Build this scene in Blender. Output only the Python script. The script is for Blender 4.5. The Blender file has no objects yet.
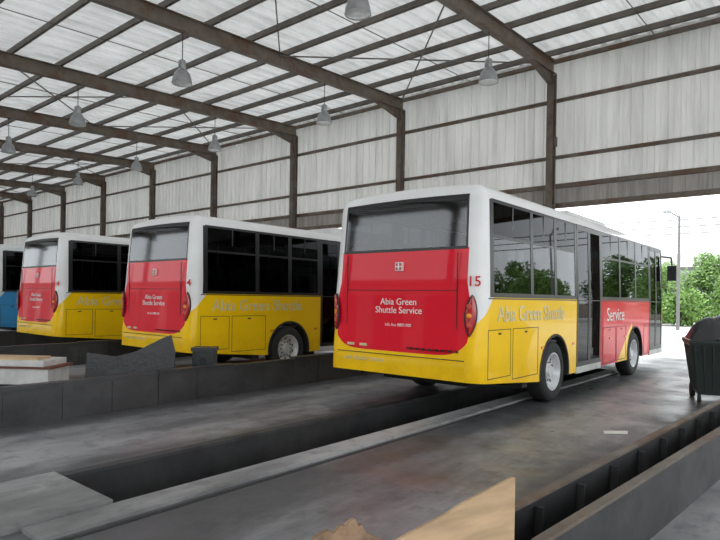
import bpy, math, random
from mathutils import Vector, Matrix
random.seed(7)
C = bpy.context.scene.collection
R = math.radians

# ------------------------------------------------------------------ materials
class E:
    """small expression helper that builds Math nodes"""
    def __init__(s, nt, v): s.nt=nt; s.v=v
    def _b(s, op, o, rev=False):
        n=s.nt.nodes.new('ShaderNodeMath'); n.operation=op
        a,b=(s,o) if not rev else (o,s)
        for i,q in enumerate((a,b)):
            q=q.v if isinstance(q,E) else q
            if isinstance(q,(int,float)): n.inputs[i].default_value=q
            else: s.nt.links.new(q,n.inputs[i])
        return E(s.nt,n.outputs[0])
    def __add__(s,o): return s._b('ADD',o)
    def __radd__(s,o): return s._b('ADD',o,True)
    def __sub__(s,o): return s._b('SUBTRACT',o)
    def __rsub__(s,o): return s._b('SUBTRACT',o,True)
    def __mul__(s,o): return s._b('MULTIPLY',o)
    def __rmul__(s,o): return s._b('MULTIPLY',o,True)
    def __lt__(s,o): return s._b('LESS_THAN',o)
    def __gt__(s,o): return s._b('GREATER_THAN',o)
    def min(s,o): return s._b('MINIMUM',o)
    def max(s,o): return s._b('MAXIMUM',o)
    def pow(s,o): return s._b('POWER',o)
    def abs(s): return s._b('ABSOLUTE',0.0)

def new_mat(name):
    m=bpy.data.materials.new(name); m.use_nodes=True
    nt=m.node_tree; b=nt.nodes['Principled BSDF']
    return m,nt,b

def noise(nt, scale, detail=4, coord='Object', vec=None, rough=.55, stretch=None):
    tc=nt.nodes.new('ShaderNodeTexCoord'); n=nt.nodes.new('ShaderNodeTexNoise')
    n.inputs['Scale'].default_value=scale; n.inputs['Detail'].default_value=detail
    n.inputs['Roughness'].default_value=rough
    if stretch:
        mp=nt.nodes.new('ShaderNodeMapping'); mp.inputs['Scale'].default_value=stretch
        nt.links.new(tc.outputs[coord],mp.inputs[0]); nt.links.new(mp.outputs[0],n.inputs['Vector'])
    else: nt.links.new(tc.outputs[coord],n.inputs['Vector'])
    return n.outputs['Fac']

def ramp(nt, fac, stops):
    r=nt.nodes.new('ShaderNodeValToRGB'); el=r.color_ramp.elements
    while len(el)<len(stops): el.new(.5)
    for e,(p,c) in zip(el,stops):
        e.position=p; e.color=(c[0],c[1],c[2],1)
    nt.links.new(fac.v if isinstance(fac,E) else fac,r.inputs[0]); return r.outputs[0]

def mixc(nt, fac, a, b, mode='MIX'):
    m=nt.nodes.new('ShaderNodeMix'); m.data_type='RGBA'; m.blend_type=mode
    for idx,q in ((0,fac),(6,a),(7,b)):
        q=q.v if isinstance(q,E) else q
        if isinstance(q,(int,float)): m.inputs[idx].default_value=q
        elif isinstance(q,tuple): m.inputs[idx].default_value=(*q,1)
        else: nt.links.new(q,m.inputs[idx])
    return m.outputs[2]

def simple(name, col, rough=.5, metal=0, var=.15, scale=6, bump=0, stretch=None, coat=0):
    m,nt,b=new_mat(name)
    f=noise(nt,scale,5,stretch=stretch)
    lo=tuple(c*(1-var) for c in col); hi=tuple(min(1,c*(1+var)) for c in col)
    nt.links.new(ramp(nt,f,[(.3,lo),(.7,hi)]),b.inputs['Base Color'])
    b.inputs['Roughness'].default_value=rough; b.inputs['Metallic'].default_value=metal
    b.inputs['Coat Weight'].default_value=coat
    if bump:
        bp=nt.nodes.new('ShaderNodeBump'); bp.inputs['Strength'].default_value=bump
        bp.inputs['Distance'].default_value=.02
        nt.links.new(noise(nt,scale*5,6),bp.inputs['Height']); nt.links.new(bp.outputs[0],b.inputs['Normal'])
    return m

def steel(name,col,rustc,amt):
    m,nt,b=new_mat(name)
    c=ramp(nt,noise(nt,3,5),[(.3,tuple(q*.75 for q in col)),(.7,tuple(q*1.2 for q in col))])
    f=ramp(nt,noise(nt,1.1,7,rough=.7),[(.48,(0,0,0)),(.62,(amt,)*3)])
    nt.links.new(mixc(nt,f,c,rustc),b.inputs['Base Color']); b.inputs['Roughness'].default_value=.65
    return m

def sheet(name, col, trans, streak=.1):
    """thin cladding: partly translucent to daylight"""
    m,nt,b=new_mat(name); nt.nodes.remove(b)
    out=nt.nodes['Material Output']
    f=noise(nt,.6,5,stretch=(1,1,.35))
    c=ramp(nt,f,[(.3,tuple(q*(1-streak) for q in col)),(.7,col)])
    f2=noise(nt,1.0,6,stretch=(3.3,.5,.25),rough=.7)
    c=mixc(nt,ramp(nt,f2,[(.45,(0,0,0)),(.72,(.75,.75,.75))]),c,tuple(q*(1-2.4*streak) for q in col))
    d=nt.nodes.new('ShaderNodeBsdfDiffuse'); t=nt.nodes.new('ShaderNodeBsdfTranslucent')
    nt.links.new(c,d.inputs[0]); nt.links.new(c,t.inputs[0])
    mx=nt.nodes.new('ShaderNodeMixShader'); mx.inputs[0].default_value=trans
    nt.links.new(d.outputs[0],mx.inputs[1]); nt.links.new(t.outputs[0],mx.inputs[2])
    nt.links.new(mx.outputs[0],out.inputs[0]); return m

def concrete(name, a, b_, dark, rough=.55, scale=.8, stain=.5, lanes=()):
    m,nt,b=new_mat(name)
    c=ramp(nt,noise(nt,scale,8),[(.3,a),(.7,b_)])
    f2=ramp(nt,noise(nt,.45,7,stretch=(1.2,.35,1),rough=.68),[(.45,(0,0,0)),(.60,(1,1,1))])
    f3=ramp(nt,noise(nt,3.5,8,rough=.7),[(.51,(0,0,0)),(.66,(1,1,1))])
    mm=nt.nodes.new('ShaderNodeMath'); mm.operation='MULTIPLY'; mm.inputs[1].default_value=stain
    nt.links.new(f2,mm.inputs[0])
    c=mixc(nt,mm.outputs[0],c,dark)
    m3=nt.nodes.new('ShaderNodeMath'); m3.operation='MULTIPLY'; m3.inputs[1].default_value=stain*.8
    nt.links.new(f3,m3.inputs[0])
    c=mixc(nt,m3.outputs[0],c,dark)
    if lanes:      # oil soaked borders along the pits and walls
        tc=nt.nodes.new('ShaderNodeTexCoord'); sp=nt.nodes.new('ShaderNodeSeparateXYZ')
        nt.links.new(tc.outputs['Object'],sp.inputs[0]); x=E(nt,sp.outputs[0])
        nn=E(nt,noise(nt,1.6,8,stretch=(1,.5,1),rough=.7))
        for (xc,wd) in lanes:
            msk=(1.0-(x-xc).abs()*(1.0/wd)).max(0.0)
            k=((msk+(nn-.54)*1.9)*1.4).min(.85).max(0.0)*(msk*6.0).min(1.0)
            c=mixc(nt,k,c,tuple(q*.85 for q in dark))
    nt.links.new(c,b.inputs['Base Color'])
    nt.links.new(ramp(nt,noise(nt,1.3,5),[(.3,(rough-.18,)*3),(.7,(rough+.15,)*3)]),b.inputs['Roughness'])
    bp=nt.nodes.new('ShaderNodeBump'); bp.inputs['Strength'].default_value=.3; bp.inputs['Distance'].default_value=.01
    nt.links.new(noise(nt,14,8),bp.inputs['Height']); nt.links.new(bp.outputs[0],b.inputs['Normal'])
    return m

def glass(name, tint, ior=1.5, rough=.02):
    m,nt,b=new_mat(name); nt.nodes.remove(b); out=nt.nodes['Material Output']
    fr=nt.nodes.new('ShaderNodeFresnel'); fr.inputs[0].default_value=ior
    t=nt.nodes.new('ShaderNodeBsdfTransparent'); t.inputs[0].default_value=(*tint,1)
    g=nt.nodes.new('ShaderNodeBsdfGlossy'); g.inputs['Roughness'].default_value=rough
    g.inputs[0].default_value=(.95,.97,1,1)
    mx=nt.nodes.new('ShaderNodeMixShader')
    nt.links.new(fr.outputs[0],mx.inputs[0]); nt.links.new(t.outputs[0],mx.inputs[1]); nt.links.new(g.outputs[0],mx.inputs[2])
    nt.links.new(mx.outputs[0],out.inputs[0]); return m

def livery(name, white, yellow, red):
    m,nt,b=new_mat(name)
    tc=nt.nodes.new('ShaderNodeTexCoord'); sp=nt.nodes.new('ShaderNodeSeparateXYZ')
    nt.links.new(tc.outputs['Object'],sp.inputs[0])
    x,y,z=[E(nt,sp.outputs[i]) for i in range(3)]
    ax=x.abs()
    ramp_t=(y*3.0).min(1.0).max(0.0)
    zt=1.24+ramp_t*.38
    ymask=(z<zt)*(y<9.45)
    c=mixc(nt,ymask,white,yellow)
    rs=(z<1.62)*(y>4.6)*(y<9.45)
    c=mixc(nt,rs,c,red)
    wedge=(z<(y*.75-3.9))*(y>4.6)*(y<6.75)
    c=mixc(nt,wedge,c,yellow)
    w=1.05+.09*(1.0-((z-1.36)*2.2).abs().min(1.0))
    zb=.85+ (ax*.9).pow(8.0)*.24
    rr=(y<.13)*(ax<w)*(z>zb)*(z<2.26)
    c=mixc(nt,rr,c,red)
    g=ramp(nt,noise(nt,2.2,7,rough=.65),[(.35,(.74,.70,.66)),(.65,(1,1,1))])
    low=((1.05-z)*1.5).min(1.0).max(0.18)
    c2=mixc(nt,low,c,g,'MULTIPLY')
    nt.links.new(c2,b.inputs['Base Color'])
    b.inputs['Roughness'].default_value=.4; b.inputs['Specular IOR Level'].default_value=.15
    b.inputs['Coat Weight'].default_value=.6; b.inputs['Coat IOR'].default_value=1.36
    b.inputs['Coat Roughness'].default_value=.03
    return m

M={}
M['livery']=livery('bus_livery_paint',(.82,.82,.82),(.97,.60,.005),(.76,.003,.022))
M['liveryb']=livery('bus_livery_blue',(.75,.78,.8),(.05,.30,.62),(.05,.3,.62))
M['glass']=glass('tinted_glass',(.11,.13,.13),1.38)
M['glassd']=glass('dark_tinted_glass',(.03,.035,.035),1.18)
M['glassr']=glass('rear_tinted_glass',(.22,.24,.24),1.70,.05)
M['black']=simple('black_gloss_trim',(.010,.010,.011),.35,var=.1)
M['blackm']=simple('black_matte',(.02,.02,.021),.7)
M['rubber']=simple('tyre_rubber',(.022,.022,.022),.8,bump=.2)
M['rim']=simple('rim_painted_steel',(.62,.63,.64),.35,.3)
M['seat']=simple('seat_fabric',(.05,.06,.09),.85)
M['rail']=simple('handrail_grey',(.25,.24,.2),.4)
M['tail']=simple('tail_lamp_lens',(.42,.004,.008),.08,coat=.6)
M['amber']=simple('amber_lens',(.8,.25,.02),.15)
M['white']=simple('white_lettering',(.82,.80,.78),.5,var=.03)
M['silver']=simple('silver_lettering',(.66,.58,.34),.4,var=.05)
M['redtxt']=simple('red_lettering',(.65,.01,.02),.5,var=.03)
M['acw']=simple('ac_pod_white',(.7,.7,.7),.5)
M['int']=simple('bus_interior_grey',(.12,.12,.125),.7)
M['roof']=sheet('roof_sheeting',(.70,.705,.70),.215,.17)
M['wall']=sheet('wall_cladding',(.66,.655,.635),.215,.155)
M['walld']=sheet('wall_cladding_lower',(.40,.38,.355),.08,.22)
M['beam']=steel('rusty_painted_steel',(.145,.12,.095),(.11,.05,.025),.8)
M['purlin']=simple('galvanised_steel_dull',(.14,.125,.11),.6,.2,.25,2)
lanes=((-5.3,.6),(-3.65,.7),(-7.55,.7),(-1.65,.65),(-9.9,.8),(-11.1,.8))
M['floor']=concrete('oily_concrete',(.25,.25,.26),(.375,.375,.385),(.07,.07,.075),.45,.8,.78,lanes)
M['kerb']=concrete('kerb_concrete',(.33,.33,.33),(.43,.43,.43),(.11,.11,.11),.6,1.2,.78)
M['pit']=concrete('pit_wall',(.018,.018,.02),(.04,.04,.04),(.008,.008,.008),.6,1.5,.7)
M['ground']=concrete('outdoor_concrete',(.42,.42,.40),(.52,.51,.49),(.3,.3,.3),.8,.4,.4)
M['lowwall']=concrete('black_painted_low_wall',(.030,.030,.032),(.062,.062,.062),(.013,.013,.015),.55,1.5,.7)
M['seam']=simple('dark_seam',(.03,.03,.03),.9)
M['ply']=simple('raw_plywood',(.50,.34,.20),.75,var=.22,scale=3,stretch=(1,1,6))
M['card']=simple('torn_cardboard',(.28,.18,.11),.9,var=.5,scale=9)
M['board']=simple('pale_board',(.55,.55,.53),.7,var=.15)
M['lamp']=simple('lamp_aluminium',(.33,.34,.35),.4,.6)
M['lampg']=simple('lamp_glass',(.6,.62,.62),.1)
M['bark']=simple('tree_bark',(.12,.09,.06),.9)
M['leafa']=simple('foliage_green',(.14,.26,.05),.6,var=.45,scale=1.5)
M['cream']=simple('painted_boundary_wall',(.50,.45,.38),.8)
M['bldw']=simple('white_painted_render',(.36,.38,.40),.8,var=.05)
M['render']=simple('grey_render',(.30,.30,.28),.85)
M['redp']=simple('red_paint',(.5,.06,.04),.5)
M['rust']=simple('rusty_edge',(.16,.06,.04),.7)
M['conc']=simple('pole_concrete',(.18,.18,.18),.7)
M['bin']=simple('bin_plastic',(.022,.030,.028),.4)
M['tarp']=simple('black_tarpaulin',(.028,.03,.033),.42,bump=.5,scale=3)

# ------------------------------------------------------------------ mesh builder
class MB:
    def __init__(s): s.v=[]; s.f=[]; s.m=[]; s.mats=[]; s.sm=[]
    def mi(s,mat):
        mat=M[mat]
        if mat not in s.mats: s.mats.append(mat)
        return s.mats.index(mat)
    def add(s,vs,fs,mat,smooth=False,mx=None):
        o=len(s.v)
        for p in vs:
            p=Vector(p)
            if mx: p=mx@p
            s.v.append(tuple(p))
        k=s.mi(mat)
        for f in fs: s.f.append([i+o for i in f]); s.m.append(k); s.sm.append(smooth)
    def box(s,a,b,mat,mx=None):
        x0,y0,z0=a; x1,y1,z1=b
        s.add([(x0,y0,z0),(x1,y0,z0),(x1,y1,z0),(x0,y1,z0),(x0,y0,z1),(x1,y0,z1),(x1,y1,z1),(x0,y1,z1)],
              [(0,3,2,1),(4,5,6,7),(0,1,5,4),(1,2,6,5),(2,3,7,6),(3,0,4,7)],mat,False,mx)
    def frame(s,p0,p1):
        d=(Vector(p1)-Vector(p0)); L=d.length; d.normalize()
        up=Vector((0,0,1)) if abs(d.z)<.9 else Vector((0,1,0))
        sx=d.cross(up).normalized(); u=sx.cross(d)
        mx=Matrix((sx,d,u)).transposed().to_4x4(); mx.translation=Vector(p0)
        return mx,L
    def bar(s,p0,p1,w,h,mat):
        mx,L=s.frame(p0,p1); s.box((-w/2,0,-h/2),(w/2,L,h/2),mat,mx)
    def ibeam(s,p0,p1,w,h,mat,t=.02):
        mx,L=s.frame(p0,p1)
        s.box((-w/2,0,-h/2),(w/2,L,-h/2+t),mat,mx); s.box((-w/2,0,h/2-t),(w/2,L,h/2),mat,mx)
        s.box((-t/2,0,-h/2+t),(t/2,L,h/2-t),mat,mx)
    def cyl(s,p0,p1,r,mat,seg=10,r1=None,cap=True):
        mx,L=s.frame(p0,p1); r1=r if r1 is None else r1
        vs=[(r*math.cos(2*math.pi*i/seg),0,r*math.sin(2*math.pi*i/seg)) for i in range(seg)]
        vs+=[(r1*math.cos(2*math.pi*i/seg),L,r1*math.sin(2*math.pi*i/seg)) for i in range(seg)]
        s.add(vs,[(i,(i+1)%seg,seg+(i+1)%seg,seg+i) for i in range(seg)],mat,True,mx)
        if cap: s.add(vs,[tuple(range(seg))[::-1],tuple(range(seg,2*seg))],mat,False,mx)
    def lathe(s,prof,mat,mx=None,seg=28):
        """prof = (radius, height) about local Z"""
        vs=[];n=len(prof)
        for r,h in prof:
            for i in range(seg):
                a=2*math.pi*i/seg; vs.append((r*math.cos(a),r*math.sin(a),h))
        fs=[]
        for j in range(n-1):
            for i in range(seg):
                fs.append((j*seg+i,j*seg+(i+1)%seg,(j+1)*seg+(i+1)%seg,(j+1)*seg+i))
        s.add(vs,fs,mat,True,mx)
    def mesh(s,name):
        me=bpy.data.meshes.new(name); me.from_pydata(s.v,[],s.f)
        for mt in s.mats: me.materials.append(mt)
        for p,k,q in zip(me.polygons,s.m,s.sm): p.material_index=k; p.use_smooth=q
        me.update(); me.set_sharp_from_angle(angle=R(40)) if any(s.sm) else None
        return me
    def obj(s,name,parent=None,loc=(0,0,0),rz=0):
        return inst(s.mesh(name),name,parent,loc,rz)
def inst(me,name,parent=None,loc=(0,0,0),rz=0):
    o=bpy.data.objects.new(name,me); C.objects.link(o); o.location=loc; o.rotation_euler[2]=rz
    if parent: o.parent=parent
    return o
def empty(name,loc):
    o=bpy.data.objects.new(name,None); C.objects.link(o); o.location=loc; return o

# ------------------------------------------------------------------ bus body
BL,BH,HW,RR=9.6,3.08,1.25,.20
SLOTS=('livery','glass','black','blackm','glassd','glassr')
def bus_mesh():
    off=[0,.025,.055,.09,.13,.165,.20]
    xs=sorted(set([-HW+o for o in off]+[HW-o for o in off]+[-1.02,-.5,0,.5,1.02]+[-1.085,1.085]))
    ys=sorted(set(off+[BL-o for o in off]+[.24,.3,3.4,4.65,8.2,9.35]+[1.2,1.8,2.2,2.8,5.6,6.6,7.4]))
    zs=sorted(set([.38,.5,.9,1.25,1.62,1.68,2.24,2.28,2.42,2.86,2.905]+[BH-o for o in off]))
    cells={}; V=[];F=[];MI=[]
    def vid(p):
        k=tuple(round(q,4) for q in p)
        if k not in cells: cells[k]=len(V); V.append(p)
        return cells[k]
    def side_m(y,z):
        if 3.4<y<4.65 or 8.2<y<9.35:
            if .5<z<2.905: return 4
        if .24<y<9.35 and 1.62<z<2.905:
            if y>.3 and 1.68<z<2.86: return 4 if z>2.42 else 1
            return 2
        return 0
    for i in range(len(ys)-1):
        for k in range(len(zs)-1):
            y0,y1,z0,z1=ys[i],ys[i+1],zs[k],zs[k+1]; mm=side_m((y0+y1)/2,(z0+z1)/2)
            F.append([vid(p) for p in ((HW,y0,z0),(HW,y1,z0),(HW,y1,z1),(HW,y0,z1))]); MI.append(mm)
            F.append([vid(p) for p in ((-HW,y1,z0),(-HW,y0,z0),(-HW,y0,z1),(-HW,y1,z1))])
            MI.append(mm if (y0+y1)/2>.24 and z0>=1.6 else 0)
    for i in range(len(xs)-1):
        for k in range(len(zs)-1):
            x0,x1,z0,z1=xs[i],xs[i+1],zs[k],zs[k+1]; xc,zc=abs((x0+x1)/2),(z0+z1)/2
            mm=0
            if xc<1.06 and 2.24<zc<2.95: mm=2
            if xc<1.02 and 2.28<zc<2.905: mm=5
            F.append([vid(p) for p in ((x0,0,z0),(x1,0,z0),(x1,0,z1),(x0,0,z1))]); MI.append(mm)
            mm=0
            if xc<1.08 and 1.25<zc<2.905: mm=1
            F.append([vid(p) for p in ((x1,BL,z0),(x0,BL,z0),(x0,BL,z1),(x1,BL,z1))]); MI.append(mm)
    for i in range(len(xs)-1):
        for k in range(len(ys)-1):
            x0,x1,y0,y1=xs[i],xs[i+1],ys[k],ys[k+1]
            F.append([vid(p) for p in ((x0,y0,BH),(x1,y0,BH),(x1,y1,BH),(x0,y1,BH))]); MI.append(0)
            F.append([vid(p) for p in ((x0,y1,.38),(x1,y1,.38),(x1,y0,.38),(x0,y0,.38))]); MI.append(3)
    def warp(p):
        x,y,z=p
        q=(max(-HW+RR,min(HW-RR,x)),max(RR,min(BL-RR,y)),min(BH-RR,z))
        d=Vector((x-q[0],y-q[1],z-q[2]))
        if d.length>1e-6:
            d=d.normalized()*RR; x,y,z=q[0]+d.x,q[1]+d.y,q[2]+d.z
        if z>1.62: x*=1-.03*(z-1.62)/1.3
        wr=max(0,1-y/.6); wf=max(0,1-(BL-y)/.7)
        lean=.10*max(0,z-1.6)/1.4-.05*max(0,min(1,(1.0-z)/.12))
        y+=wr*lean
        y-=wf*.28*max(0,z-1.2)/1.8
        if z>2.85: z+=.06*(1-(x/HW)**2)*min(1,(z-2.85)/.2)
        r2=max(0,1-y/1.8)
        if z<.4 : z+= .15*r2
        elif z<.52: z+=.08*r2
        return (x,y,z)
    V=[warp(p) for p in V]
    me=bpy.data.meshes.new('bus_body'); me.from_pydata(V,[],F)
    for n in SLOTS: me.materials.append(M[n])
    for p,m_ in zip(me.polygons,MI): p.material_index=m_
    ob=bpy.data.objects.new('tmpbody',me); C.objects.link(ob)
    cv=MB(); 
    for wy in (2.45,7.0):
        for sx in (-1,1):
            cv.cyl((sx*.80,wy,.47),(sx*1.6,wy,.47),.565,'blackm',40)
    cm=bpy.data.meshes.new('cut'); cm.from_pydata(cv.v,[],cv.f)
    import bmesh
    bm=bmesh.new(); bm.from_mesh(cm); bmesh.ops.remove_doubles(bm,verts=bm.verts,dist=1e-5)
    bmesh.ops.recalc_face_normals(bm,faces=bm.faces); bm.to_mesh(cm); bm.free()
    for n in SLOTS: cm.materials.append(M[n])
    for p in cm.polygons: p.material_index=3
    co=bpy.data.objects.new('tmpcut',cm); C.objects.link(co)
    md=ob.modifiers.new('b','BOOLEAN'); md.operation='DIFFERENCE'; md.solver='EXACT'; md.object=co
    dg=bpy.context.evaluated_depsgraph_get(); dg.update()
    out=bpy.data.meshes.new_from_object(ob.evaluated_get(dg)); out.name='bus_body'
    bpy.data.objects.remove(ob); bpy.data.objects.remove(co)
    for p in out.polygons: p.use_smooth=True
    out.set_sharp_from_angle(angle=R(38))
    return out

def wheel_mesh():
    b=MB(); mx=Matrix.Rotation(R(90),4,'Y')
    b.lathe([(0,.105),(.085,.105),(.10,.07),(.19,.035),(.235,.045),(.265,.10),(.285,.135),(.30,.135)],'rim',mx,36)
    b.lathe([(.295,.13),(.33,.142),(.41,.145),(.455,.125),(.475,.09),(.475,-.09),(.455,-.125),(.40,-.145),(.3,-.14),(0,-.13)],'rubber',mx,36)
    for i in range(10):
        a=i*math.pi/5; c=(.145*math.cos(a),.145*math.sin(a))
        b.cyl((.04,c[0],c[1]),(.075,c[0],c[1]),.013,'blackm',6)
    for i in range(10):
        a=(i+.5)*math.pi/5; c=(.215*math.cos(a),.215*math.sin(a))
        b.cyl((.036,c[0],c[1]),(.044,c[0],c[1]),.022,'blackm',10)
    return b.mesh('wheel')

def trim_mesh():
    b=MB(); X=1.253
    def sx(z): return HW*(1-.03*max(0,z-1.62)/1.3)
    for s in (1,-1):
        for y in (.30,1.55,2.45,3.35,4.70,5.85,7.0,8.15):
            b.add([(s*(sx(1.66)+.004),y-.05,1.66),(s*(sx(1.66)+.004),y+.05,1.66),(s*(sx(2.89)+.004),y+.05,2.89),(s*(sx(2.89)+.004),y-.05,2.89),
                   (s*(sx(1.66)-.03),y-.05,1.66),(s*(sx(1.66)-.03),y+.05,1.66),(s*(sx(2.89)-.03),y+.05,2.89),(s*(sx(2.89)-.03),y-.05,2.89)],
                  [(0,1,2,3),(7,6,5,4),(0,3,7,4),(1,5,6,2),(3,2,6,7),(0,4,5,1)],'black')
        for (y0,y1) in ((.35,1.5),(1.6,2.4),(2.5,3.3),(4.75,5.8),(5.9,6.95),(7.05,8.1)):
            xx=s*(sx(2.42)+.002)
            b.box((min(xx,xx-s*.02),y0,2.40),(max(xx,xx-s*.02),y1,2.44),'black')
            ym=(y0+y1)/2; xx=s*(sx(2.65)+.003)
            b.box((min(xx,xx-s*.02),ym-.015,2.44),(max(xx,xx-s*.02),ym+.015,2.87),'black')
    for (y0,y1) in ((3.4,4.65),(8.2,9.35)):
        ym=(y0+y1)/2
        for y,w in ((y0+.03,.06),(y1-.03,.06),(ym-.03,.05),(ym+.03,.05)):
            xa=sx(.5)+.006; xb=sx(2.90)+.006
            pts=[]
            for (xq,z) in ((xa,.48),(xa,1.62),(xb,2.90)):
                pts+= [(xq,y-w/2,z),(xq,y+w/2,z),(xq-.03,y+w/2,z),(xq-.03,y-w/2,z)]
            fs=[]
            for k in (0,4):
                for i in range(4): fs.append((k+i,k+(i+1)%4,k+4+(i+1)%4,k+4+i))
            fs+=[(3,2,1,0),(8,9,10,11)]
            b.add(pts,fs,'black')
        for z in (.50,2.84):
            b.box((sx(z)-.03,y0,z-.03),(sx(z)+.008,y1,z+.05),'black')
        b.box((1.22,y0-.02,.36),(1.262,y1+.02,.47),'board')
        for y in (ym-.10,ym+.10): b.cyl((1.20,y,1.0),(1.20,y,1.9),.014,'blackm',8)
    for s in (1,-1):
        for (y0,y1,z0,z1) in ((.2,.86,.56,1.20),(.92,1.78,.50,1.20),(4.8,5.6,.42,1.1),(5.65,6.3,.42,1.1),(7.7,8.1,.42,1.1)):
            xa,xb=(X-.006,X) if s>0 else (-X,-X+.006)
            t=.010
            b.box((xa,y0,z0),(xb,y0+t,z1),'seam'); b.box((xa,y1-t,z0),(xb,y1,z1),'seam')
            b.box((xa,y0,z0),(xb,y1,z0+t),'seam'); b.box((xa,y0,z1-t),(xb,y1,z1),'seam')
            b.box((xa,(y0+y1)/2-.04,z1-.07),(xb,(y0+y1)/2+.04,z1-.045),'blackm')
        xa,xb=(X-.006,X) if s>0 else (-X,-X+.006)
        b.box((xa,.2,1.595),(xb,9.3,1.612),'black')
        for wy in (2.45,7.0):
            n=24;pts=[];fs=[]
            a0=math.asin((.38-.47)/.60)
            for i in range(n+1):
                a=a0+(math.pi-2*a0)*i/n
                for r_,xo in ((.565,X+.008),(.60,X+.008),(.60,X-.01),(.565,X-.01)):
                    pts.append((s*xo,wy+r_*math.cos(a),.47+r_*math.sin(a)))
            for i in range(n):
                for k in range(4): fs.append((i*4+k,i*4+(k+1)%4,i*4+4+(k+1)%4,i*4+4+k))
            b.add(pts,fs,'blackm',True)
        for y in (1.9,3.2,5.2,6.2): b.box((s*X-.004,y,.86),(s*X+.008,y+.09,.90),'amber')
    def tl(sx_):
        mx=Matrix.Translation((sx_*1.11,.004,1.38))@Matrix.Rotation(R(sx_*30),4,'Z')
        for (W_,D_,H_,mt) in ((.080,.030,.54,'blackm'),(.070,.045,.50,'tail')):
            vs=[];fs=[];nu,nv=10,18
            for j in range(nv+1):
                t=j/nv; zz=(t-.5)*H_; w=W_*math.sin(math.pi*t)**.7+.003
                for i in range(nu+1):
                    a=math.pi*i/nu; vs.append((-w*math.cos(a)+.03*sx_*(t-.5),-D_*math.sin(a),zz))
            for j in range(nv):
                for i in range(nu): fs.append((j*(nu+1)+i,j*(nu+1)+i+1,(j+1)*(nu+1)+i+1,(j+1)*(nu+1)+i))
            b.add(vs,fs,mt,True,mx)
        for z in (1.26,1.38,1.5):
            mx2=Matrix.Translation((sx_*1.11,-.040,z))@Matrix.Rotation(R(sx_*30),4,'Z')@Matrix.Rotation(R(90),4,'X')
            b.lathe([(0,.012),(.03,.008),(.038,-.005)],'amber' if z==1.38 else 'redp',mx2,16)
    tl(1); tl(-1)
    b.box((-1.05,-.056,.80),(1.05,-.03,.808),'seam')
    for i in range(16):
        x=.18+i*.05; b.box((x,-.062,.90),(x+.035,-.045,.93),'blackm' if i%2 else 'tail')
    for x in (-.85,-.62): b.box((x,-.066,.90),(x+.12,-.045,.935),'silver')
    b.box((-.92,-.004,1.70),(.92,.006,1.706),'seam') 
    for x in (-.92,.91): b.box((x,-.006,1.05),(x+.008,.006,2.2),'seam')
    b.box((-.06,-.002,1.97),(.06,.035,2.09),'white')
    b.box((-.047,-.006,1.983),(.047,.0,2.077),'redp')
    b.box((-.010,-.010,1.985),(.010,0,2.075),'white')
    b.box((-.045,-.010,2.02),(.045,0,2.038),'white')
    b.box((-.9,1.7,.34),(.9,9.2,.40),'blackm')
    b.box((-1.12,1.55,.30),(1.12,1.72,.52),'blackm')
    b.box((-.75,.7,.36),(.75,1.6,.56),'blackm')
    b.cyl((-.8,.15,.50),(-.8,.9,.50),.05,'blackm')
    for wy in (2.45,7.0): b.cyl((-1.0,wy,.47),(1.0,wy,.47),.09,'blackm'); b.lathe([(0,-.16),(.15,-.1),(.19,0),(.15,.1),(0,.16)],'blackm',Matrix.Translation((0,wy,.47)))
    for y in (3.15,): b.box((.9,y,.22),(.93,y+.4,.39),'blackm')
    vs=[(-.75,4.3,3.1),(.75,4.3,3.1),(.75,7.0,3.1),(-.75,7.0,3.1),(-.66,4.5,3.32),(.66,4.5,3.32),(.66,6.7,3.32),(-.66,6.7,3.32)]
    b.add(vs,[(4,5,6,7),(0,1,5,4),(1,2,6,5),(2,3,7,6),(3,0,4,7)],'acw')
    for s in (1,-1):
        b.cyl((s*1.12,9.40,2.75),(s*1.36,9.75,2.72),.018,'blackm',8)
        b.cyl((s*1.36,9.75,2.72),(s*1.38,9.77,2.5),.018,'blackm',8)
        b.box((s*1.38-.1,9.73,2.14),(s*1.38+.1,9.81,2.52),'black')
    for s in (1,-1): b.box((s*.95-.15,9.56,.72),(s*.95+.15,9.63,.9),'lampg')
    return b.mesh('bus_trim')

def interior_mesh():
    b=MB()
    b.box((-1.15,.3,.92),(1.15,9.2,.96),'int')
    b.box((-1.18,.3,1.0),(-1.16,9.2,1.6),'int')
    b.box((1.16,.3,1.0),(1.18,3.35,1.6),'int'); b.box((1.16,4.7,1.0),(1.18,8.15,1.6),'int')
    b.box((-1.1,.4,2.92),(1.1,9.1,2.94),'int')
    b.box((-1.1,.25,.96),(1.1,.9,1.5),'int')
    for r_ in range(8):
        y=.95+r_*.92
        for x in (-.9,-.46,.46,.9):
            if x>0 and (3.2<y<4.7): continue
            if y>7.6 and x>0: continue
            b.box((x-.2,y,1.3),(x+.2,y+.42,1.4),'seat')
            mx=Matrix.Translation((x,y,1.36))@Matrix.Rotation(R(-10),4,'X').inverted()
            b.box((-.2,-.04,0),(.2,.05,.62),'seat',mx)
            b.box((-.11,-.03,.64),(.11,.04,.82),'seat',mx)
            b.box((x-.03,y+.1,.96),(x+.03,y+.3,1.3),'int')
    for x in (-.28,.28):
        for y in (1.3,3.2,4.8,6.6,8.0): b.cyl((x,y,.96),(x,y,2.9),.016,'rail',8)
        b.cyl((x,.6,2.75),(x,8.6,2.75),.014,'rail',8)
    b.cyl((-.6,8.7,1.65),(-.6,8.73,1.67),.22,'blackm',18)
    b.box((-1.05,9.0,.96),(1.05,9.2,1.35),'blackm')
    return b.mesh('bus_interior')

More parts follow.
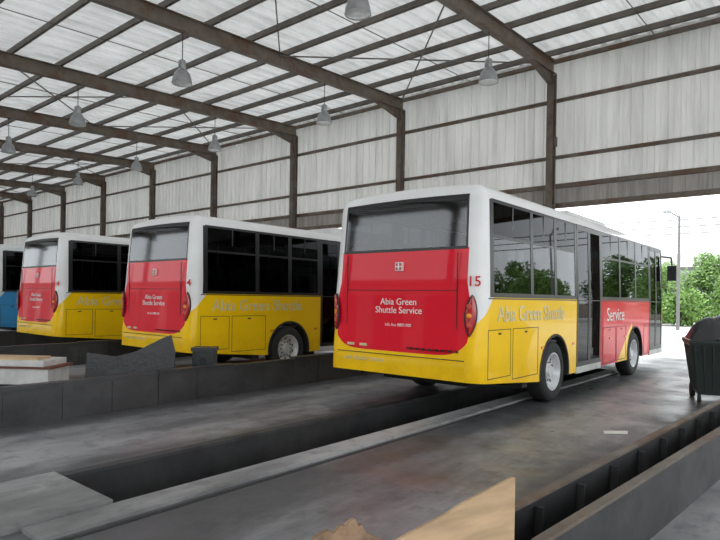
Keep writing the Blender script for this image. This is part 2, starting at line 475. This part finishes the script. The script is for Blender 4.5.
BODY=bus_mesh(); WHEEL=wheel_mesh(); TRIM=trim_mesh(); INTER=interior_mesh()
def text(s,size,mat,parent,loc,rot,align='CENTER',name='lettering',bold=0.0,sx=1):
    cu=bpy.data.curves.new(name,'FONT'); cu.body=s; cu.size=size; cu.align_x=align; cu.extrude=.002; cu.offset=bold
    cu.space_line=.9
    cu.materials.append(M[mat]); o=bpy.data.objects.new(name,cu); C.objects.link(o); o.parent=parent
    o.location=loc; o.rotation_euler=rot; o.scale=(sx,1,1); return o
def bus(loc,num,blue=False):
    e=empty('city_bus',loc); e.scale=(1.045,1.02,1.022)
    me=BODY
    if blue:
        me=BODY.copy(); me.materials[0]=M['liveryb']
    bo=inst(me,'body',e)
    wn=bo.modifiers.new('wn','WEIGHTED_NORMAL'); wn.keep_sharp=True
    inst(TRIM,'trim',e); inst(INTER,'interior',e)
    k=1
    for wy in (2.45,7.0):
        for s in (1,-1):
            w=inst(WHEEL,'wheel_%d'%k,e,(s*1.09,wy,.475)); k+=1
            if s<0: w.rotation_euler[2]=math.pi
    if not blue:
        text('Abia Green\nShuttle Service',.130,'white',e,(.0,-.004,1.50),(R(90),0,0),name='rear_lettering')
        text('info line 0800 000',.06,'white',e,(0,-.004,1.20),(R(90),0,0),name='rear_small_lettering')
        text('ABIA TRANSIT SERVICE',.07,'silver',e,(-.55,-.054,.69),(R(90),0,0),name='bumper_lettering')
        text('Abia Green Shuttle',.31,'silver',e,(1.256,.45,1.30),(R(90),0,R(90)),'LEFT','side_lettering',0,.98)
        text('Service',.36,'white',e,(1.256,5.0,1.22),(R(90),0,R(90)),'LEFT','side_lettering_front',0,1.1)
        text(num,.18,'redtxt',e,(1.145,.012,1.76),(R(90),0,R(22)),name='fleet_number',bold=.002)
    return e
bus((-4.86,6.66,0),'15')
bus((-10.62,6.25,.0),'4')
bus((-16.25,6.2,.0),'14')
bus((-21.9,6.6,.0),'9',True)

# ------------------------------------------------------------------ building
W=18.35
COLX=[-1.33-6.03*k for k in range(-2,11)]
def rz(y): return 9.0-.05*(W-y)      # underside of rafter
X0,X1,Y0=-62,12,-9.0

b=MB()
pits=[(-5.20,-4.25),(-10.95,-10.0),(-16.6,-15.65)]
PY0,PY1=2.15,14.5
xs=[X0]; 
for a,c in sorted(pits): xs+= [a,c]
xs.append(X1)
for i in range(len(xs)-1):
    x0,x1=xs[i],xs[i+1]
    if any(abs(x0-a)<1e-6 for a,c in pits):
        b.add([(x0,Y0,0),(x1,Y0,0),(x1,PY0,0),(x0,PY0,0)],[(0,1,2,3)],'floor')
        b.add([(x0,PY1,0),(x1,PY1,0),(x1,W+.5,0),(x0,W+.5,0)],[(0,1,2,3)],'floor')
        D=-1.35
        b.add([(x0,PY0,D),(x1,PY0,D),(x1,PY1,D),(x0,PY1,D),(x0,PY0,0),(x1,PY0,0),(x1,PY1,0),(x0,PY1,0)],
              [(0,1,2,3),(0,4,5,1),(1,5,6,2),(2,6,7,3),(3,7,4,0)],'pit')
    else:
        b.add([(x0,Y0,0),(x1,Y0,0),(x1,W+.5,0),(x0,W+.5,0)],[(0,1,2,3)],'floor')
b.obj('floor')
a,c=pits[0]
k=MB()
k.box((c,PY0-.6,0.0),(c+.28,PY1,.03),'kerb')
k.box((c+.33,Y0+1,0.0),(c+.37,PY1,.006),'seam')
k.box((a-.12,PY0+.06,0.0),(a,PY1,.03),'lowwall')
k.obj('pit_kerb')
k=MB(); k.box((a-.12,PY0-2.4,0),(c-.02,PY0+.05,.05),'kerb'); k.obj('pit_cover_slab')

b=MB()
for (xa,xb,ya,yb) in ((-200,150,W+.5,160),(-200,150,-80,Y0),(X1,150,Y0,W+.5),(-200,X0,Y0,W+.5)):
    b.add([(xa,ya,-.02),(xb,ya,-.02),(xb,yb,-.02),(xa,yb,-.02)],[(0,1,2,3)],'ground')
b.obj('ground')

def corrug(u0,u1,pitch,depth,fn,b,mat):
    """ribbed sheet; fn(u,d,t) -> point ; t 0..1"""
    pts=[];u=u0
    while u<u1:
        for du,d in ((0,0),(.55,0),(.62,1),(.93,1)): pts.append((u+du*pitch,d*depth))
        u+=pitch
    vs=[fn(u,d,t) for (u,d) in pts for t in (0,1)]
    fs=[(2*i,2*i+2,2*i+3,2*i+1) for i in range(len(pts)-1)]
    b.add(vs,fs,mat)
b=MB()
corrug(X0,X1,.34,.06,lambda u,d,t:(u,W+.30+d,5.38 if t==0 else 9.75),b,'wall')
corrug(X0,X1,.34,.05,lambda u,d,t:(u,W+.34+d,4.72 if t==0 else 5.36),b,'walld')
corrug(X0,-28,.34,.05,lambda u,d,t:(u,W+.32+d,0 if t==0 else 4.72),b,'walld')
b.obj('wall_back')
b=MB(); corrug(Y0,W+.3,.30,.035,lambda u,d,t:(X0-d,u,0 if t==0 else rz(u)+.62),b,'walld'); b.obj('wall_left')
b=MB()
for z,h in ((4.72,.16),(5.36,.14),(6.30,.10),(8.15,.10),(9.45,.12)):
    b.box((X0,W+.16,z-h/2),(X1,W+.28,z+h/2),'beam')
b.obj('trim_1')
b=MB(); zr=lambda y:rz(y)+.62
corrug(X0,X1+1,.45,.055,lambda u,d,t:(u,(Y0-.6) if t==0 else W+.9,zr(Y0-.6 if t==0 else W+.9)+d),b,'roof')
b.obj('ceiling')
b=MB(); y=Y0
while y<W+.3:
    z=rz(y)+.52
    b.box((X0,y-.035,z-.09),(X1,y-.028,z+.09),'purlin'); b.box((X0,y-.035,z-.09),(X1,y+.03,z-.08),'purlin')
    y+=1.42
for k in range(len(COLX)-1):
    xa,xb=COLX[k],COLX[k+1]; xm=(xa+xb)/2
    b.bar((xm,Y0,rz(Y0)+.45),(xm,W,rz(W)+.45),.02,.02,'purlin')
    if k%2==1:
        for (ya,yb) in ((.5,6.2),(6.2,12),(12,W)):
            b.bar((xa,ya,rz(ya)+.33),(xb,yb,rz(yb)+.33),.035,.035,'purlin')
            b.bar((xb,ya,rz(ya)+.33),(xa,yb,rz(yb)+.33),.035,.035,'purlin')
b.obj('roof_purlins')
for x in COLX:
    b=MB()
    h=.42
    b.ibeam((x,Y0,rz(Y0)+h/2),(x,W+.1,rz(W+.1)+h/2),.20,h,'beam')
    vs=[(x-.012,W-1.6,rz(W-1.6)),(x-.012,W-.1,rz(W)),(x-.012,W-.1,rz(W)-.35),(x+.012,W-1.6,rz(W-1.6)),(x+.012,W-.1,rz(W)),(x+.012,W-.1,rz(W)-.35)]
    b.add(vs,[(0,1,2),(5,4,3),(0,2,5,3)],'beam')
    b.bar((x,W-1.6,rz(W-1.6)),(x,W-.1,rz(W)-.35),.2,.02,'beam')
    b.box((x-.11,W-.14,0),(x+.11,W-.12,rz(W)),'beam'); b.box((x-.11,W+.12,0),(x+.11,W+.14,rz(W)),'beam')
    b.box((x-.01,W-.12,0),(x+.01,W+.12,rz(W)),'beam')
    for z in (4.72,6.3,8.15): b.box((x-.10,W-.12,z-.01),(x+.10,W+.12,z+.01),'beam')
    b.box((x-.11,Y0+.3,0),(x+.11,Y0+.55,rz(Y0+.3)),'beam')
    b.cyl((x+.16,W-.05,0.2),(x+.16,W-.05,8.8),.02,'purlin',8)
    b.box((x+.11,W-.1,6.6),(x+.21,W,6.9),'purlin')
    b.obj('portal_frame')
def lamp_mesh():
    b=MB()
    b.cyl((0,0,.62),(0,0,1.35),.012,'blackm',6)
    b.lathe([(0,.62),(.07,.62),(.10,.58),(.10,.40),(.07,.36)],'lamp')
    b.lathe([(.07,.37),(.12,.34),(.19,.24),(.235,.10),(.25,.0),(.262,.0),(.245,.12),(.2,.26),(.13,.36),(.07,.40)],'lamp')
    b.lathe([(0,.0),(.15,-.015),(.245,.01)],'lampg')
    return b.mesh('high_bay_lamp')
LM=lamp_mesh()
for x in COLX[2:10]:
    for y in (8.6,14.0):
        inst(LM,'high_bay_lamp',None,(x,y,rz(y)-1.35))

# ------------------------------------------------------------------ low walls and yard clutter
def lowwall(p0,p1,h,t=.10,seg=1.3,name='low_wall',lip=True):
    b=MB(); p0=Vector(p0);p1=Vector(p1); L=(p1-p0).length; d=(p1-p0)/L; n=max(1,int(L/seg)); ang=math.atan2(d.y,d.x)
    for i in range(n):
        a=p0+d*(L*i/n); hh=h+random.uniform(-.035,.035); s=L/n
        mx=Matrix.Translation((a.x,a.y,0))@Matrix.Rotation(ang,4,'Z')@Matrix.Rotation(R(random.uniform(-2,2)),4,'X')
        b.box((0.004,-t/2,0),(s-.004,t/2,hh),'lowwall',mx)
        if lip: b.box((0,-t/2-.02,hh-.05),(s-.002,t/2+.02,hh+.012),'tarp',mx)
        b.box((s*.5-.02,-t/2-.012,0),(s*.5+.02,-t/2,hh-.05),'lowwall',mx)
    b.obj(name)
lowwall((-7.77,-3.5,0),(-7.77,15.5,0),.50,.10)
lowwall((-13.35,-3.5,0),(-13.35,15.5,0),.50,.10)
lowwall((-19.0,-3.5,0),(-19.0,15.5,0),.50,.10)
b=MB()
pa,pb=Vector((-1.45,2.72,0)),Vector((-1.02,10.0,0)); pc,pd=Vector((-1.13,2.72,0)),Vector((-.60,10.0,0))
for (a,c) in ((pa,pb),(pc,pd)):
    b.bar(a+Vector((0,0,.22)),c+Vector((0,0,.22)),.03,.44,'lowwall')
    b.bar(a+Vector((0,0,.445)),c+Vector((0,0,.445)),.06,.02,'beam')
n=12
for i in range(n+1):
    t=i/n; a=pa.lerp(pb,t)+Vector((.02,0,.0)); c=pc.lerp(pd,t)-Vector((.02,0,0))
    b.bar(a+Vector((0,0,.2)),a+Vector((.05,0,.2)),.03,.4,'lowwall')
    if i in(0,n): b.bar(a+Vector((0,0,.2)),c+Vector((0,0,.2)),.03,.4,'lowwall')
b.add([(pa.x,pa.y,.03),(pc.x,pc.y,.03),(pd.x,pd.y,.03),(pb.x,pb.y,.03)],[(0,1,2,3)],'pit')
b.obj('drain_channel')

def sheetobj(name,poly,thick,mat,mx,parent=None):
    """polygon in local XZ plane, extruded along Y"""
    b=MB(); n=len(poly)
    vs=[(x,0,z) for x,z in poly]+[(x,thick,z) for x,z in poly]
    b.add(vs,[tuple(range(n)),tuple(range(n,2*n))[::-1]]+[(i,i+n,(i+1)%n+n,(i+1)%n) for i in range(n)],mat,False,mx)
    return b.obj(name,parent)
def at(px_r,d):
    a=R(39.9); return (-math.sin(a)*d+math.cos(a)*px_r, math.cos(a)*d+math.sin(a)*px_r)
x,y=at(.20,2.30); ax_,ay_=at(.71,2.60); ang=math.atan2(ay_-y,ax_-x); L=math.hypot(ax_-x,ay_-y)
sheetobj('plywood_sheet',[(-.1,0),(L,0),(L,.825),(L*.97,.825),(L*.5,.76),(L*.3,.722),(0,.68),(-.1,.655)],.014,'ply',Matrix.Translation((x,y,0))@Matrix.Rotation(ang,4,'Z'))
x,y=at(-.16,2.15)
sheetobj('torn_cardboard',[(0,0),(.33,0),(.31,.66),(.22,.71),(.20,.745),(.185,.742),(.17,.772),(.15,.765),(.13,.75),(.11,.755),(.085,.73),(.06,.745),(.03,.735),(0,.72)],.02,'card',Matrix.Translation((x,y,0))@Matrix.Rotation(ang-.1,4,'Z'))

sheetobj('rubber_panel',[(0,0),(1.08,0),(1.08,.72),(1.0,.99),(.85,.93),(.45,.72),(.0,.60)],.03,'tarp',Matrix.Translation((-8.90,4.42,.0))@Matrix.Rotation(.68,4,'Z')@Matrix.Rotation(R(-6),4,'X'))
sheetobj('rubber_panel',[(0,0),(.62,0),(.62,.60),(0,.66)],.03,'tarp',Matrix.Translation((-9.45,4.35,.0))@Matrix.Rotation(.55,4,'Z')@Matrix.Rotation(R(-6),4,'X'))
b=MB(); mx=Matrix.Translation((-8.22,5.55,0))@Matrix.Rotation(.7,4,'Z')
b.box((0,0,0),(.34,.3,.70),'bin',mx); b.box((-.02,-.02,.70),(.36,.32,.76),'tarp',mx); b.cyl(mx@Vector((.17,-.03,.55)),mx@Vector((.17,0,.55)),.05,'blackm',12)
b.obj('oil_drain_box')
x,y=at(-6.95,9.15); b=MB(); mx=Matrix.Translation((x,y,0))@Matrix.Rotation(R(37),4,'Z')
b.box((0.1,0.05,0),(2.0,.5,.18),'blackm',mx)
b.box((0,0,.18),(2.1,.6,.43),'board',mx); b.box((0.0,-.03,.43),(2.15,.62,.47),'rust',mx)
b.box((-.1,-.05,.47),(2.05,.6,.56),'board',mx); b.box((.1,.05,.56),(1.9,.4,.60),'ply',mx)
b.obj('board_stack')
b=MB(); b.add([(0,0,.004),(.28,.05,.004),(.30,.12,.03),(.02,.14,.012)],[(0,1,2,3)],'white')
x,y=at(3.02,7.1); b.obj('paper_scrap',None,(x,y,0),.5)
b=MB()
x,y=-1.60,11.25
vs=[];prof=[(.30,.12),(.33,.3),(.40,.85),(.44,.92),(.44,.97),(.40,.98)]
for hw,z in prof:
    vs+=[(-hw,-hw*.95,z),(hw,-hw*.95,z),(hw,hw*.95,z),(-hw,hw*.95,z)]
fs=[(3,2,1,0)]
for k in range(len(prof)-1):
    for i in range(4): fs.append((k*4+i,k*4+(i+1)%4,k*4+4+(i+1)%4,k*4+4+i))
b.add(vs,fs,'bin')
for k in range(7):
    for s in (-1,1):
        xx=-.30+k*.10; b.bar((xx,s*(.30),.2),(xx*1.2,s*(.39),.88),.025,.02,'bin')
        b.bar((s*.315,xx*.95,.2),(s*.41,xx*1.15,.88),.025,.02,'bin')
for s in (-1,1): b.cyl((s*.30-.03,.3,.12),(s*.30+.03,.3,.12),.12,'rubber',16); b.cyl((s*.28-.02,-.28,.06),(s*.28+.02,-.28,.06),.06,'rubber',12)
b.cyl((-.4,.47,.95),(.4,.47,.95),.02,'bin')
n=13;vs=[]
for j in range(n):
    for i in range(n):
        u,v=i/(n-1)*2-1,j/(n-1)*2-1
        vs.append((u*.42,v*.40,.97+.38*((1-u*u)*(1-v*v))**.6+.025*math.sin(u*9+v*3)*(1-u*u)))
b.add(vs,[(j*n+i,j*n+i+1,(j+1)*n+i+1,(j+1)*n+i) for j in range(n-1) for i in range(n-1)],'tarp',True)
o=b.obj('wheeled_bin',None,(x,y,0),.3); o.scale=(1.1,1.1,1.05)
b=MB(); b.lathe([(.09,-.05),(.17,-.055),(.19,-.03),(.19,.03),(.17,.055),(.09,.05),(.09,-.05)],'rubber'); b.lathe([(0,.02),(.09,.04)],'rim')
o=b.obj('trolley_wheel',None,(-.35,4.55,.19)); o.rotation_euler=(R(90),0,R(60))

# ------------------------------------------------------------------ outdoors
def tree_mesh(seed,h=5.0,rad=2.2,n=15,leaves=300,lo=.3):
    rnd=random.Random(seed); b=MB()
    b.cyl((0,0,0),(0.1,0,h*.55),.16,'bark',8,.08)
    cs=[]
    for i in range(n):
        a=rnd.uniform(0,6.28); r_=rad*rnd.random()**.6; z=h*rnd.uniform(lo,.9)
        k=1-abs(z/h-.55)*.9; c=(r_*k*math.cos(a),r_*k*math.sin(a),z); cs.append(c)
        if i<6: b.cyl((0.05,0,h*.3),c,.05,'bark',5,.02)
    for c in cs:
        R0=rnd.uniform(.6,1.05)
        for _ in range(leaves):
            d=Vector((rnd.gauss(0,1),rnd.gauss(0,1),rnd.gauss(0,1))).normalized()*R0*rnd.random()**.35
            p=Vector(c)+d; s=rnd.uniform(.08,.17)
            u=Vector((rnd.gauss(0,1),rnd.gauss(0,1),rnd.gauss(0,1))).normalized(); v=u.orthogonal().normalized()
            b.add([p-u*s,p+v*s*.5,p+u*s,p-v*s*.5],[(0,1,2,3)],'leafa')
    return b.mesh('tree')
T=[tree_mesh(1,5,2.4,20),tree_mesh(2,4.2,2.2,18),tree_mesh(3,2.2,1.8,14,lo=.15)]
for (x,y,k,s) in ((-11.0,51,0,1.0),(-6.6,52,0,1.2),(-8.9,46.5,2,1),(-4.9,46.0,2,.9),(-1.9,50,0,1.1),(2.8,47,1,1.2),(7,50,0,1.25),(12,47,1,1.2),(17,50,0,1.3),(22.5,47,0,1.1),(28,50,0,1.3),(-19,54,0,.9),(-24,54,1,1),(34,47,1,1.3)):
    o=inst(T[k],'tree',None,(x,y,-.02),random.uniform(0,6)); o.scale=(s,s,s)
b=MB(); b.box((-70,60,-.02),(60,60.3,1.5),'cream')
for i in range(44): b.box((-70+i*3,59.9,-.02),(-69.7+i*3,60.4,1.7),'cream')
b.obj('boundary_wall')
b=MB(); b.box((-30,66,-.02),(-9,76,5.2),'bldw')
for i in range(6): b.box((-28.6+i*3.3,65.93,1.1),(-27.1+i*3.3,66,2.5),'blackm'); b.box((-28.6+i*3.3,65.93,3.3),(-27.1+i*3.3,66,4.4),'blackm')
b.add([(-30.8,65.2,5.2),(-8.2,65.2,5.2),(-8.2,76.8,5.2),(-30.8,76.8,5.2),(-28,71,7.0),(-11,71,7.0)],[(0,1,5,4),(1,2,5),(2,3,4,5),(3,0,4)],'render')
b.obj('white_building')
b=MB(); b.box((-160,-42,-.02),(30,-32,8.5),'render')  # unseen block behind the camera, added to darken reflections in the buses
for i in range(30):
    xx=-156+i*6; b.box((xx,-32.02,0),(xx+3.6,-31.9,4.2),'blackm'); b.box((xx+.6,-32.02,5.4),(xx+3,-31.9,6.8),'black')
b.box((-160.5,-42.5,8.5),(30.5,-31.3,8.9),'beam')
b.obj('reflection_blocker_building')
def lamp_post(loc,h,ang):
    b=MB(); b.cyl((0,0,0),(0,0,h),.10,'conc',10,.07)
    b.cyl((0,0,h-.1),(-.6,0,h+.25),.045,'conc',8); b.box((-1.0,-.12,h+.18),(-.55,.12,h+.34),'lamp')
    return b.obj('street_lamp',None,loc,ang)
lamp_post((-7.7,39.2,-.02),6.9,R(40))
lamp_post((9,41,-.02),7.2,R(40))
cu=bpy.data.curves.new('overhead_cables','CURVE'); cu.dimensions='3D'; cu.bevel_depth=.03
for k in range(3):
    sp=cu.splines.new('POLY'); sp.points.add(20)
    for i in range(21):
        t=i/20; sp.points[i].co=(-45+t*80,41.5,7.9-k*.45-1.2*math.sin(math.pi*t)+t*.5,1)
cu.materials.append(M['blackm']); o=bpy.data.objects.new('overhead_cables',cu); C.objects.link(o)

# ------------------------------------------------------------------ world, light, camera
w=bpy.data.worlds.new('world'); bpy.context.scene.world=w; w.use_nodes=True
bg=w.node_tree.nodes['Background']; bg.inputs[0].default_value=(.93,.97,1.0,1); bg.inputs[1].default_value=2.95
sun=bpy.data.lights.new('sun','SUN'); sun.energy=2.8; sun.angle=R(12); sun.color=(1,.96,.9)
so=bpy.data.objects.new('sun',sun); C.objects.link(so); so.rotation_euler=(R(-25),R(22),0)

cam=bpy.data.cameras.new('camera'); co=bpy.data.objects.new('camera',cam); C.objects.link(co)
cam.sensor_width=36; cam.lens=579/720*36; cam.shift_y=28/720; cam.clip_end=500
co.matrix_world=Matrix.Translation((0,0,1.62))@Matrix.Rotation(R(39.9),4,'Z')@Matrix.Rotation(R(90),4,'X')@Matrix.Rotation(R(.9),4,'Z')
bpy.context.scene.camera=co
bpy.context.scene.view_settings.view_transform='Standard'
